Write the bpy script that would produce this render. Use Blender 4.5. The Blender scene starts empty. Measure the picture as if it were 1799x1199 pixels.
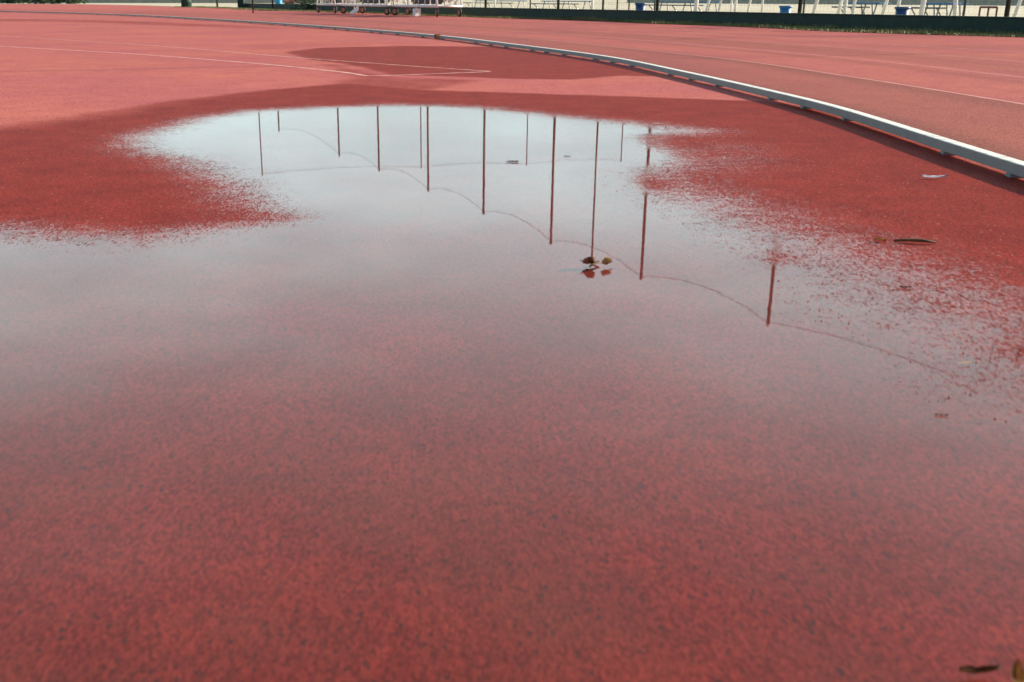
import bpy, bmesh, math, random
import numpy as np
from mathutils import Vector, Matrix
R = math.radians
rng = random.Random(7)
scene = bpy.context.scene
COL = scene.collection

# ------------------------------------------------------------------ camera
H = 0.55                       # eye height, crouching
F, CX, CY, VH = 1821.0, 790.0, 599.5, -3.0      # measured on the photograph
P = math.atan((CY - VH) / F)
cd = bpy.data.cameras.new('camera'); cam = bpy.data.objects.new('camera', cd); COL.objects.link(cam)
cd.sensor_width = 36.0; cd.lens = 36.0 * F / 1799.0
cd.shift_x = (899.5 - CX) / 1799.0
cd.clip_start = 0.05; cd.clip_end = 6000
cam.location = (0, 0, H); cam.rotation_euler = (math.pi / 2 - P, 0, 0)
cd.dof.use_dof = True; cd.dof.focus_distance = 5.5; cd.dof.aperture_fstop = 8.0
scene.camera = cam

# ------------------------------------------------------------------ light
SUN_EL, SUN_AZ = 20.0, 72.0    # azimuth clockwise from +Y (to the right, a little ahead)
w = bpy.data.worlds.new('World'); scene.world = w; w.use_nodes = True
nt = w.node_tree; nt.nodes.clear()
out = nt.nodes.new('ShaderNodeOutputWorld'); bg = nt.nodes.new('ShaderNodeBackground')
sky = nt.nodes.new('ShaderNodeTexSky'); sky.sky_type = 'NISHITA'; sky.sun_disc = False
sky.sun_elevation = R(SUN_EL); sky.sun_rotation = R(SUN_AZ)
sky.air_density = 1.0; sky.dust_density = 2.0; sky.ozone_density = 1.5
tc = nt.nodes.new('ShaderNodeTexCoord'); mp = nt.nodes.new('ShaderNodeMapping'); mp.inputs['Scale'].default_value = (1.2, 1.2, 4.0)
nz = nt.nodes.new('ShaderNodeTexNoise'); nz.inputs['Scale'].default_value = 2.2; nz.inputs['Detail'].default_value = 5; nz.inputs['Roughness'].default_value = .55
rp = nt.nodes.new('ShaderNodeMapRange'); rp.inputs[1].default_value = .42; rp.inputs[2].default_value = .75; rp.inputs[3].default_value = 0.60; rp.inputs[4].default_value = 1.0
mx = nt.nodes.new('ShaderNodeMix'); mx.data_type = 'RGBA'; mx.inputs[7].default_value = (10.6, 13.8, 14.0, 1)
nt.links.new(tc.outputs['Generated'], mp.inputs[0]); nt.links.new(mp.outputs[0], nz.inputs['Vector'])
nt.links.new(nz.outputs[0], rp.inputs[0])
sx = nt.nodes.new('ShaderNodeSeparateXYZ'); nt.links.new(tc.outputs['Generated'], sx.inputs[0])
el = nt.nodes.new('ShaderNodeMapRange'); el.interpolation_type = 'SMOOTHSTEP'; el.inputs[1].default_value = .20; el.inputs[2].default_value = .82; el.inputs[3].default_value = 1.0; el.inputs[4].default_value = .10
nt.links.new(sx.outputs[2], el.inputs[0])
ml = nt.nodes.new('ShaderNodeMath'); ml.operation = 'MULTIPLY'; nt.links.new(el.outputs[0], ml.inputs[0]); nt.links.new(rp.outputs[0], ml.inputs[1])
fy = nt.nodes.new('ShaderNodeMapRange'); fy.interpolation_type = 'SMOOTHSTEP'; fy.inputs[1].default_value = .25; fy.inputs[2].default_value = 1.0; fy.inputs[3].default_value = .10
nt.links.new(sx.outputs[1], fy.inputs[0])                      # the bright cloud bank stands over the far side of the field
m3 = nt.nodes.new('ShaderNodeMath'); m3.operation = 'MULTIPLY'; nt.links.new(ml.outputs[0], m3.inputs[0]); nt.links.new(fy.outputs[0], m3.inputs[1])
nt.links.new(m3.outputs[0], mx.inputs[0]); nt.links.new(sky.outputs[0], mx.inputs[6])
nt.links.new(mx.outputs[2], bg.inputs[0]); bg.inputs[1].default_value = 0.08
nt.links.new(bg.outputs[0], out.inputs[0])
sd_ = bpy.data.lights.new('sun', 'SUN'); sun = bpy.data.objects.new('sun', sd_); COL.objects.link(sun)
sd_.energy = 5.0; sd_.angle = R(0.6); sd_.color = (1.0, .86, .70)
tosun = Vector((math.sin(R(SUN_AZ)) * math.cos(R(SUN_EL)), math.cos(R(SUN_AZ)) * math.cos(R(SUN_EL)), math.sin(R(SUN_EL))))
sun.rotation_euler = tosun.to_track_quat('Z', 'Y').to_euler()
scene.view_settings.view_transform = 'Standard'; scene.view_settings.look = 'None'
scene.view_settings.exposure = 0.90; scene.view_settings.gamma = 1.0

# ------------------------------------------------------------------ measuring helpers
def g(u, v, z=0.0):            # point of the photograph -> point on the ground
    a = (v - CY) * math.cos(P) + F * math.sin(P)
    k = (H - z) / a
    return (k * (u - CX), k * (F * math.cos(P) - (v - CY) * math.sin(P)))
# the fence line: equally spaced posts, fitted
A0 = Vector(g(1763, VH + 63.5 - .0)).to_3d()
def fence_pt(i):
    wgt = 1 + .2435 * i; u = (1763 - 19.8 * i) / wgt
    return Vector(g(u, VH + 63.5 / wgt)).to_3d()
A0 = fence_pt(0); AD = (fence_pt(6) - A0); STEP = AD.length / 6; AD.normalize()
AN = Vector((-AD.y, AD.x, 0));
if AN.x < 0: AN = -AN          # away from the camera side
def col_pt(u, off):            # on the line parallel to the fence, `off` metres behind it, in direction u
    r = (u - CX) * math.cos(P) / F
    o = A0 + AN * off
    # o + t*AD : x = r*y
    t = (r * o.y - o.x) / (AD.x - r * AD.y)
    return o + AD * t
FANG = math.atan2(AD.y, AD.x)

# ------------------------------------------------------------------ materials
def mat(name, color, rough=.6, metal=0., noise=None, bump=None, spec=.5):
    m = bpy.data.materials.new(name); m.use_nodes = True; t = m.node_tree
    b = t.nodes['Principled BSDF']; b.inputs['Base Color'].default_value = (*color, 1)
    b.inputs['Roughness'].default_value = rough; b.inputs['Metallic'].default_value = metal
    b.inputs['Specular IOR Level'].default_value = spec
    c = t.nodes.new('ShaderNodeTexCoord')
    if noise:
        sc, c2, lo, hi = noise
        n = t.nodes.new('ShaderNodeTexNoise'); n.inputs['Scale'].default_value = sc; n.inputs['Detail'].default_value = 6
        mr = t.nodes.new('ShaderNodeMapRange'); mr.inputs[1].default_value = lo; mr.inputs[2].default_value = hi
        mi = t.nodes.new('ShaderNodeMix'); mi.data_type = 'RGBA'; mi.inputs[6].default_value = (*color, 1); mi.inputs[7].default_value = (*c2, 1)
        t.links.new(c.outputs['Object'], n.inputs['Vector']); t.links.new(n.outputs[0], mr.inputs[0])
        t.links.new(mr.outputs[0], mi.inputs[0]); t.links.new(mi.outputs[2], b.inputs['Base Color'])
    if bump:
        n = t.nodes.new('ShaderNodeTexNoise'); n.inputs['Scale'].default_value = bump[0]; n.inputs['Detail'].default_value = 4
        bp = t.nodes.new('ShaderNodeBump'); bp.inputs['Strength'].default_value = bump[1]; bp.inputs['Distance'].default_value = bump[2]
        t.links.new(c.outputs['Object'], n.inputs['Vector']); t.links.new(n.outputs[0], bp.inputs['Height']); t.links.new(bp.outputs[0], b.inputs['Normal'])
    return m

class NB:                       # tiny node builder
    def __init__(s, m): s.t = m.node_tree
    def n(s, typ, **kw):
        x = s.t.nodes.new(typ)
        for k, v in kw.items(): setattr(x, k, v)
        return x
    def l(s, a, b): s.t.links.new(a, b)
    def val(s, sock, v):
        if hasattr(v, 'links') or hasattr(v, 'is_linked'): s.l(v, sock)
        else: sock.default_value = v
    def math(s, op, a, b=0., c=0.):
        x = s.n('ShaderNodeMath', operation=op); s.val(x.inputs[0], a); s.val(x.inputs[1], b); s.val(x.inputs[2], c); return x.outputs[0]
    def noise(s, vec, scale, detail=3, rough=.5):
        x = s.n('ShaderNodeTexNoise'); s.l(vec, x.inputs['Vector']); x.inputs['Scale'].default_value = scale
        x.inputs['Detail'].default_value = detail; x.inputs['Roughness'].default_value = rough; return x.outputs[0]
    def vor(s, vec, scale, out='Distance'):
        x = s.n('ShaderNodeTexVoronoi'); s.l(vec, x.inputs['Vector']); x.inputs['Scale'].default_value = scale; return x.outputs[out]
    def rng(s, v, a, b, c=0., d=1., smooth=False):
        x = s.n('ShaderNodeMapRange'); x.interpolation_type = 'SMOOTHSTEP' if smooth else 'LINEAR'
        s.val(x.inputs[0], v); x.inputs[1].default_value = a; x.inputs[2].default_value = b; x.inputs[3].default_value = c; x.inputs[4].default_value = d; return x.outputs[0]
    def mix(s, f, a, b):
        x = s.n('ShaderNodeMix', data_type='RGBA'); s.val(x.inputs[0], f)
        for sk, v in ((x.inputs[6], a), (x.inputs[7], b)):
            if isinstance(v, tuple): sk.default_value = (*v, 1)
            else: s.l(v, sk)
        return x.outputs[2]
    def attr(s, name):
        x = s.n('ShaderNodeAttribute'); x.attribute_name = name; return x.outputs['Fac']

def track_material():
    m = bpy.data.materials.new('rubber_track'); m.use_nodes = True; b = NB(m); bs = m.node_tree.nodes['Principled BSDF']
    co = b.n('ShaderNodeTexCoord').outputs['Object']
    wet = b.attr('wet'); wn = b.noise(co, 9, 4, .6); wn2 = b.noise(co, 60, 3)
    wv = b.math('ADD', wet, b.math('MULTIPLY', b.math('SUBTRACT', wn, .5), .35)); wv = b.math('ADD', wv, b.math('MULTIPLY', b.math('SUBTRACT', wn2, .5), .35))
    wv = b.math('ADD', wv, b.math('MULTIPLY', b.math('SUBTRACT', b.noise(co, 2.3, 5, .65), .5), .5)); wf = b.rng(wv, .12, .88, smooth=True)
    wf = b.math('MULTIPLY', wf, b.math('GREATER_THAN', wet, .01))
    ms = b.n('ShaderNodeMapping'); ms.inputs['Scale'].default_value = (1, .45, 1); b.l(co, ms.inputs[0]); cg = ms.outputs[0]
    big = b.noise(co, .7, 4); mid = b.noise(co, 5, 5, .65)
    gr = b.vor(cg, 330, 'Color'); grv = b.n('ShaderNodeSeparateColor'); b.l(gr, grv.inputs[0])
    fine = b.noise(cg, 380, 2, .6)
    dry = b.mix(b.rng(big, .35, .65), DRY_A, DRY_B)
    dry = b.mix(b.rng(mid, .4, .75, 0, .6), dry, DRY_C)
    # lanes: darker streaks that follow the bend are kept as a broad attribute
    st = b.attr('streak'); dry = b.mix(b.math('MULTIPLY', st, .85), dry, (.25, .10, .085))
    wetc = b.mix(b.rng(mid, .35, .7), WET_A, WET_B)
    c = b.mix(wf, dry, wetc)
    gv = b.math('ADD', b.math('MULTIPLY', grv.outputs[0], .55), b.math('MULTIPLY', fine, .5))
    gv = b.math('ADD', b.math('MULTIPLY', gv, .75), b.math('MULTIPLY', b.noise(cg, 120, 4, .7), .30)); sc = b.rng(gv, .33, .80, .58, 1.38)
    vm = b.n('ShaderNodeVectorMath', operation='SCALE'); b.l(c, vm.inputs[0]); b.l(sc, vm.inputs['Scale'])
    # pale and black single granules
    spk = b.math('GREATER_THAN', grv.outputs[1], .9985); c2 = b.mix(b.math('MULTIPLY', spk, b.rng(b.attr('level'), -.5, 0, .5, 0)), vm.outputs[0], (.62, .42, .34))
    blk = b.math('LESS_THAN', grv.outputs[2], .02); c2 = b.mix(b.math('MULTIPLY', blk, .7), c2, (.03, .02, .02))
    # dirt lying on the bottom of the deep water
    lv = b.attr('level'); dirt = b.noise(cg, 105, 5, .75); dirt2 = b.noise(co, 3.2, 3); dirt = b.math('ADD', dirt, b.math('MULTIPLY', b.math('SUBTRACT', dirt2, .5), .3)); dm = b.rng(dirt, .40, .72, 0, .50); dm = b.math('MULTIPLY', dm, b.rng(lv, 0, .35)); rough = b.rng(lv, .5, 1.7, 1.0, .0); dm = b.math('MULTIPLY', dm, b.rng(rough, 0, 1, .5, 1.0)); d3 = b.rng(b.noise(cg, 60, 4, .7), .46, .68, 0, .55); dm = b.math('MAXIMUM', dm, b.math('MULTIPLY', d3, b.math('MULTIPLY', rough, b.rng(lv, 0, .3))))
    c2 = b.mix(dm, c2, (.085, .042, .036))
    silt = b.rng(b.noise(co, 1.7, 5, .6), .44, .66, 0, .38); c2 = b.mix(b.math('MULTIPLY', silt, b.rng(lv, .2, 1.2)), c2, (.13, .062, .045))
    b.l(c2, bs.inputs['Base Color'])
    b.val(bs.inputs['Roughness'], b.rng(wf, 0, 1, .95, .6))
    b.val(bs.inputs['Specular IOR Level'], b.rng(wf, 0, 1, .02, .012))
    hh = b.math('ADD', b.noise(cg, 420, 3, .7), b.math('MULTIPLY', b.noise(cg, 130, 3, .7), .8))
    bp = b.n('ShaderNodeBump'); bp.inputs['Distance'].default_value = .0022; bp.inputs['Strength'].default_value = .45
    b.l(hh, bp.inputs['Height']); b.l(bp.outputs[0], bs.inputs['Normal'])
    return m
DRY_A, DRY_B, DRY_C = (.45, .135, .140), (.53, .170, .135), (.37, .100, .098)
WET_A, WET_B = (.265, .035, .026), (.195, .026, .021)

def water_material():
    m = bpy.data.materials.new('water'); m.use_nodes = True; b = NB(m); t = m.node_tree; t.nodes.clear()
    o = b.n('ShaderNodeOutputMaterial'); co = b.n('ShaderNodeTexCoord').outputs['Object']
    lv = b.attr('level')          # about -1 .. 1.5, zero at the shore
    ms = b.n('ShaderNodeMapping'); ms.inputs['Scale'].default_value = (1, .42, 1); b.l(co, ms.inputs[0]); cg = ms.outputs[0]
    grain = b.noise(cg, 210, 3, .75); g2 = b.noise(cg, 75, 3, .7); clump = b.noise(co, 22, 4, .6); broad = b.noise(co, 4.5, 3)
    s = b.math('ADD', lv, b.math('MULTIPLY', b.math('SUBTRACT', grain, .5), 5.0))
    s = b.math('ADD', s, b.math('MULTIPLY', b.math('SUBTRACT', g2, .5), 1.6))
    s = b.math('ADD', s, b.math('MULTIPLY', b.math('SUBTRACT', clump, .5), 1.3))
    s = b.math('ADD', s, b.math('MULTIPLY', b.math('SUBTRACT', broad, .5), .9))
    a = b.rng(s, -.5, .5, smooth=True)
    sh = b.rng(lv, .0, .65, 1., 0.04, smooth=True)          # how shallow
    a = b.math('MULTIPLY', a, b.rng(lv, -1.0, .5, .35, 1.0))
    bp = b.n('ShaderNodeBump'); bp.inputs['Distance'].default_value = .0011
    hgt = b.math('ADD', b.math('MULTIPLY', grain, .7), b.math('MULTIPLY', b.noise(co, 70, 3), .8))
    b.l(b.math('MULTIPLY', sh, .16), bp.inputs['Strength']); b.l(hgt, bp.inputs['Height'])
    b2 = b.n('ShaderNodeBump'); b2.inputs['Distance'].default_value = .0012; b2.inputs['Strength'].default_value = .035
    b.l(b.noise(co, 14, 2), b2.inputs['Height']); b.l(bp.outputs[0], b2.inputs['Normal'])
    ge = b.n('ShaderNodeNewGeometry'); dt = b.n('ShaderNodeVectorMath', operation='DOT_PRODUCT'); b.l(ge.outputs['Incoming'], dt.inputs[0]); b.l(b2.outputs[0], dt.inputs[1])
    cs = b.math('ABSOLUTE', dt.outputs['Value']); sch = b.math('MULTIPLY_ADD', b.math('POWER', b.math('SUBTRACT', 1.0, cs), 5.0), .98, .02)   # reflectance of still water, the same from both sides
    gl = b.n('ShaderNodeBsdfGlossy'); gl.inputs['Roughness'].default_value = .0; b.l(b2.outputs[0], gl.inputs['Normal'])
    tr = b.n('ShaderNodeBsdfTransparent'); tr.inputs[0].default_value = (.965, .965, .95, 1)
    m1 = b.n('ShaderNodeMixShader'); b.l(sch, m1.inputs[0]); b.l(tr.outputs[0], m1.inputs[1]); b.l(gl.outputs[0], m1.inputs[2])
    t0 = b.n('ShaderNodeBsdfTransparent')
    m2 = b.n('ShaderNodeMixShader'); b.l(a, m2.inputs[0]); b.l(t0.outputs[0], m2.inputs[1]); b.l(m1.outputs[0], m2.inputs[2])
    b.l(m2.outputs[0], o.inputs[0]); return m

def net_material():
    m = bpy.data.materials.new('net_mesh'); m.use_nodes = True; b = NB(m); t = m.node_tree; t.nodes.clear()
    o = b.n('ShaderNodeOutputMaterial'); uv = b.n('ShaderNodeTexCoord').outputs['UV']; sp = b.n('ShaderNodeSeparateXYZ'); b.l(uv, sp.inputs[0])
    def th(x):
        f = b.math('FRACT', b.math('MULTIPLY', x, 1 / .10)); return b.math('LESS_THAN', f, .018)
    a = b.math('MAXIMUM', th(sp.outputs[0]), th(sp.outputs[1]))
    d = b.n('ShaderNodeBsdfDiffuse'); d.inputs[0].default_value = (.05, .07, .06, 1); tr = b.n('ShaderNodeBsdfTransparent')
    mm = b.n('ShaderNodeMixShader'); b.l(a, mm.inputs[0]); b.l(tr.outputs[0], mm.inputs[1]); b.l(d.outputs[0], mm.inputs[2]); b.l(mm.outputs[0], o.inputs[0]); return m

M = dict(
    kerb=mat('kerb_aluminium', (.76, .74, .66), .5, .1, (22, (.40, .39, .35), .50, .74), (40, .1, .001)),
    kerb_shade_side=mat('kerb_shaded_side', (.26, .275, .26), .5, .1, (14, (.20, .225, .23), .45, .75), (40, .1, .001)),  # darker copy of the kerb metal, shade painted into the side faces
    foot=mat('kerb_foot_metal', (.20, .25, .26), .5, .2),
    line=mat('line_paint', (.70, .42, .37), .8, 0, (9, (.52, .19, .17), .42, .62)),
    linef=mat('worn_line_paint', (.50, .19, .17), .85, 0, (5, (.43, .13, .12), .32, .50)),
    black=mat('black_rubber', (.025, .025, .027), .8),
    brick=mat('orange_clay', (.55, .22, .09), .9, 0, (30, (.4, .15, .06), .4, .6)),
    green=mat('dark_green_paint', (.004, .030, .023), .7, 0, (5, (.010, .050, .037), .4, .75)),
    pole=mat('pole_green_paint', (.030, .036, .032), .45, 0, (20, (.06, .04, .03), .55, .8)),
    cable=mat('steel_cable', (.07, .07, .07), .5, .6),
    net=net_material(),
    sand=mat('pale_paving', (.58, .53, .38), .95, 0, (2.6, (.38, .36, .26), .4, .62)),
    wall=mat('beige_render', (.58, .52, .37), .95, 0, (2.2, (.44, .42, .32), .4, .65)),
    white=mat('white_paint', (.88, .87, .83), .45, 0, (25, (.66, .62, .56), .55, .75)),
    blue=mat('blue_plastic', (.02, .16, .38), .45),
    dblue=mat('blue_bin_plastic', (.006, .05, .17), .5),
    steel=mat('galvanised_steel', (.30, .30, .28), .45, .5),
    dsteel=mat('dark_steel', (.06, .08, .08), .5, .4),
    red=mat('red_paint', (.45, .06, .04), .5), rust=mat('rusty_red_paint', (.22, .07, .05), .7, 0, (30, (.10, .05, .04), .4, .6)),
    tyre=mat('wheel_rubber', (.02, .02, .02), .7), rim=mat('orange_wheel_rim', (.48, .20, .12), .6),
    leaf=mat('dead_leaf', (.20, .070, .022), .6, 0, (120, (.10, .035, .014), .4, .65), (200, .4, .001)),
    leafp=mat('pale_dead_leaf', (.46, .30, .14), .65, 0, (90, (.28, .15, .06), .4, .65)),
    twig=mat('twig_bark', (.16, .075, .02), .8, 0, (60, (.08, .04, .015), .4, .6)),
    straw=mat('dry_straw', (.62, .40, .15), .7),
    feather=mat('feather_white', (.62, .66, .74), .7),
    green_bits=mat('dark_green_bits', (.02, .075, .065), .8),
    grass=mat('grass_blades', (.13, .15, .05), .8, 0, (1.3, (.24, .22, .09), .42, .62)),
    soil=mat('grass_soil', (.40, .37, .17), .95, 0, (4, (.22, .22, .09), .4, .6)),
    hedge=mat('hedge_leaves', (.022, .060, .028), .7, 0, (2, (.05, .10, .035), .4, .65)),
    bark=mat('bark', (.09, .065, .045), .9),
    pole_b=mat('thin_pole_paint', (.045, .050, .048), .5),
)
M['filler_dark'] = mat('dark_filler_grey', (.05, .065, .07), .7, 0, (4, (.11, .11, .10), .45, .65)); M['track'] = track_material(); M['water'] = water_material()

# ------------------------------------------------------------------ object helpers
def link(name, me, m, parent=None):
    o = bpy.data.objects.new(name, me); COL.objects.link(o); o.parent = parent
    if m is not None: me.materials.append(m)
    return o
def tag(o, label, cat, group=None):
    o['label'] = label; o['category'] = cat
    if group: o['group'] = group
    return o
def empty(name, loc, rz, label, cat, group=None):
    o = bpy.data.objects.new(name, None); COL.objects.link(o); o.empty_display_size = .1
    o.location = loc; o.rotation_euler = (0, 0, rz); return tag(o, label, cat, group)
class MB:
    def __init__(s): s.b = bmesh.new()
    def box(s, c, d, rot=None, bev=0.):
        g_ = bmesh.ops.create_cube(s.b, size=1.0); vs = g_['verts']
        mt = Matrix.Translation(c) @ (rot.to_4x4() if rot else Matrix.Identity(4)) @ Matrix.Diagonal((*d, 1))
        bmesh.ops.transform(s.b, matrix=mt, verts=vs)
        if bev: bmesh.ops.bevel(s.b, geom=list({e for v in vs for e in v.link_edges}), offset=bev, segments=2, affect='EDGES')
        return s
    def tube(s, pts, r, n=8, cap=True):
        pts = [Vector(p) for p in pts]; rr = r if isinstance(r, (list, tuple)) else [r] * len(pts); rings = []
        for i, p in enumerate(pts):
            d = (pts[min(i + 1, len(pts) - 1)] - pts[max(i - 1, 0)]).normalized()
            a = d.cross(Vector((0, 0, 1))); a = a if a.length > .05 else d.cross(Vector((0, 1, 0))); a.normalize(); c = d.cross(a)
            rings.append([s.b.verts.new(p + (a * math.cos(2 * math.pi * k / n) + c * math.sin(2 * math.pi * k / n)) * rr[i]) for k in range(n)])
        for i in range(len(rings) - 1):
            for k in range(n): s.b.faces.new((rings[i][k], rings[i][(k + 1) % n], rings[i + 1][(k + 1) % n], rings[i + 1][k]))
        if cap: s.b.faces.new(rings[0][::-1]); s.b.faces.new(rings[-1])
        return s
    def lathe(s, prof, n=20, c=(0, 0, 0)):
        rings = [[s.b.verts.new((c[0] + r * math.cos(2 * math.pi * k / n), c[1] + r * math.sin(2 * math.pi * k / n), c[2] + z)) for k in range(n)] for r, z in prof]
        for i in range(len(rings) - 1):
            for k in range(n): s.b.faces.new((rings[i][k], rings[i][(k + 1) % n], rings[i + 1][(k + 1) % n], rings[i + 1][k]))
        s.b.faces.new(rings[0][::-1]); s.b.faces.new(rings[-1]); return s
    def build(s, name, m, parent=None, smooth=False):
        me = bpy.data.meshes.new(name); bmesh.ops.recalc_face_normals(s.b, faces=s.b.faces[:]); s.b.to_mesh(me); s.b.free()
        if smooth:
            for p in me.polygons: p.use_smooth = True
        return link(name, me, m, parent)
def struct(o, kind='structure'): o['kind'] = kind; return o
def sheet(name, pts, z, m):
    me = bpy.data.meshes.new(name); me.from_pydata([(x, y, z) for x, y in pts], [], [list(range(len(pts)))]); me.update()
    if me.polygons[0].normal.z < 0: me.flip_normals()
    return link(name, me, m)

# ------------------------------------------------------------------ wetness fields
def world_poly(px, extra=()): return np.array([g(u, v) for u, v in px] + list(extra))
def sdist(X, Y, poly):          # signed distance, positive inside
    n = len(poly); d = np.full(X.shape, 1e9); ins = np.zeros(X.shape, bool)
    for i in range(n):
        x0, y0 = poly[i]; x1, y1 = poly[(i + 1) % n]; ex, ey = x1 - x0, y1 - y0
        t = np.clip(((X - x0) * ex + (Y - y0) * ey) / (ex * ex + ey * ey + 1e-12), 0, 1)
        d = np.minimum(d, np.hypot(X - x0 - t * ex, Y - y0 - t * ey))
        c = ((y0 > Y) != (y1 > Y)) & (X < ex * (Y - y0) / (ey if abs(ey) > 1e-12 else 1e-12) + x0); ins ^= c
    return np.where(ins, d, -d)
P_WATER = world_poly([(245, 240), (310, 222), (370, 206), (450, 196), (560, 190), (680, 186), (770, 187), (860, 192), (960, 203), (1060, 213), (1150, 221),
    (1235, 231), (1190, 246), (1260, 262), (1290, 284), (1235, 299), (1175, 304), (1195, 330), (1250, 352), (1335, 388), (1440, 422), (1530, 460),
    (1640, 496), (1750, 530), (1850, 565), (2000, 610)], [(1.5, 1.2), (1.7, -3), (-3, -3), (-3.2, 1.0)]
    ) 
P_WATER = np.vstack([P_WATER, world_poly([(-350, 440), (0, 404), (60, 409), (150, 414), (250, 418), (330, 407), (400, 387), (400, 376), (430, 355), (415, 338), (370, 312), (340, 295), (290, 277), (230, 260)])])
P_WET = world_poly([(-400, 250), (0, 214), (100, 205), (200, 191), (300, 176), (400, 165), (480, 157), (560, 150), (610, 146), (680, 152), (760, 159), (900, 163), (1050, 168),
    (1200, 173), (1340, 178), (1440, 192), (1490, 209), (1662, 266), (1799, 315)], [(1.95, 2.0), (2.2, -3.5), (-4.5, -3.5), (-5, 2)])
P_UP = world_poly([(493, 92), (560, 84), (700, 81), (870, 82), (960, 95), (1050, 108), (1130, 124), (1175, 136), (1100, 134), (1010, 141), (900, 140), (830, 137), (740, 134), (680, 133), (640, 122), (600, 113), (540, 106), (515, 99)])
P_MID = world_poly([(540, 107), (610, 114), (690, 134), (780, 137), (860, 141), (830, 150), (760, 160), (600, 152), (560, 146), (600, 138), (575, 126), (560, 116)])
P_ST = world_poly([(-200, 33), (0, 33), (150, 34), (300, 38), (420, 43), (560, 50), (640, 56), (520, 53), (400, 51), (250, 46), (120, 40), (0, 38.5), (-200, 38)])
P_ORANGE = world_poly([(380, 80), (500, 72), (700, 74), (860, 78), (700, 80), (560, 84), (490, 90), (520, 104), (430, 92)])
def sm(x): x = np.clip(x, 0, 1); return x * x * (3 - 2 * x)
def blob(X, Y, u, v, rx, ry):
    x, y = g(u, v); return np.exp(-(((X - x) / rx) ** 2 + ((Y - y) / ry) ** 2))
def fields(X, Y):
    s = sdist(X, Y, P_WATER)
    soft = .20 + .16 * np.clip((X + .2) / 1.2, 0, 1) * np.clip((5 - Y) / 2, 0, 1)
    lv = np.clip(s / soft, -2.5, 2.2)
    # shallow spots: rough patch at right foreground, near the upright reflections, off the left spit
    rr = np.clip((X + .05 * Y - .28) / .9, 0, 1) * np.clip((2.9 - Y) / 1.2, 0, 1)
    lv = np.where(lv > 0, lv * (1 - .68 * rr), lv)
    for u, v, rx, ry, k in ((1148, 325, .05, .14, .8), (1358, 455, .05, .05, .5), (1200, 262, .18, .5, .9), (500, 384, .3, .12, .75),
                            (1500, 700, .3, .1, .4), (1790, 620, .08, .05, .35), (1250, 560, .2, .1, .25)):
        lv = lv - k * blob(X, Y, u, v, rx, ry)
    wet = sm((sdist(X, Y, P_WET) + .10) / .22)
    wl = np.clip((-X - .8) / 1.5, 0, 1)                               # the left edge dries gradually
    wet = wet * (1 - wl) + wl * sm((sdist(X, Y, P_WET) + .15) / .8)
    wet = np.maximum(wet, .80 * sm((sdist(X, Y, P_UP) + .05) / .16))
    wet = np.maximum(wet, .56 * sm((sdist(X, Y, P_MID) + .1) / .3))
    wet = np.maximum(wet, .62 * sm((sdist(X, Y, P_ST) + .6) / 2.0))
    wet = np.maximum(wet, .30 * sm((sdist(X, Y, P_ORANGE) + .3) / .8))
    wet = np.where(s > -.05, 1.0, wet)
    return lv, wet
def grid_mesh(name, xs, ys, z, m, keep=None):
    X, Y = np.meshgrid(xs, ys); lv, wet = fields(X, Y)
    nx, ny = len(xs), len(ys); idx = np.arange(nx * ny).reshape(ny, nx)
    q = np.stack([idx[:-1, :-1], idx[:-1, 1:], idx[1:, 1:], idx[1:, :-1]], -1).reshape(-1, 4)
    if keep is not None:
        k = keep(lv); kq = (k[:-1, :-1] | k[:-1, 1:] | k[1:, 1:] | k[1:, :-1]).reshape(-1); q = q[kq]
    used = np.unique(q); re = np.full(nx * ny, -1); re[used] = np.arange(len(used)); q = re[q]
    V = np.stack([X.ravel(), Y.ravel(), np.full(nx * ny, z)], -1)[used]
    me = bpy.data.meshes.new(name); me.vertices.add(len(V)); me.vertices.foreach_set('co', V.astype(np.float32).ravel())
    me.loops.add(q.size); me.loops.foreach_set('vertex_index', q.astype(np.int32).ravel())
    me.polygons.add(len(q)); me.polygons.foreach_set('loop_start', np.arange(0, q.size, 4, dtype=np.int32)); me.polygons.foreach_set('loop_total', np.full(len(q), 4, dtype=np.int32))
    me.update(calc_edges=True)
    stk = streaks(X, Y)
    for nm, arr in (('level', lv), ('wet', wet), ('streak', stk)):
        a = me.attributes.new(nm, 'FLOAT', 'POINT'); a.data.foreach_set('value', arr.ravel()[used].astype(np.float32))
    return link(name, me, m)

# ------------------------------------------------------------------ the kerb line
KPX = [(-500, 12.5), (-250, 16), (0, 21.5), (200, 27.5), (400, 38.5), (600, 53), (771, 68.5), (900, 85), (1067, 109), (1206, 139), (1400, 186.5), (1490, 212), (1662, 270), (1799, 316)]
kw = [Vector((*g(u, v), 0)) for u, v in KPX]
kw += [kw[-1] + Vector((-.02, -1.2, 0)), kw[-1] + Vector((-.15, -2.6, 0)), kw[-1] + Vector((-.5, -5, 0))]
def catmull(p, n=24):
    o = []
    for i in range(len(p) - 1):
        a = p[max(i - 1, 0)]; b_ = p[i]; c = p[i + 1]; d = p[min(i + 2, len(p) - 1)]
        # centripetal tangents
        t1 = (c - b_).length
        m1 = ((c - a) / max((c - b_).length + (b_ - a).length, 1e-6)) * t1; m2 = ((d - b_) / max((d - c).length + (c - b_).length, 1e-6)) * t1
        for k in range(n):
            t = k / n; o.append(b_ * (2*t**3 - 3*t*t + 1) + m1 * (t**3 - 2*t*t + t) + c * (-2*t**3 + 3*t*t) + m2 * (t**3 - t*t))
    o.append(p[-1]); return o
KC = catmull(kw)
karr = np.array([(p.x, p.y) for p in KC])
def u_of(p): 
    z = -H; y = p.y; dep = y * math.cos(P) + H * math.sin(P); return CX + F * p.x / dep
KU = [u_of(p) if p.y > .3 else 9999 for p in KC]
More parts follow.
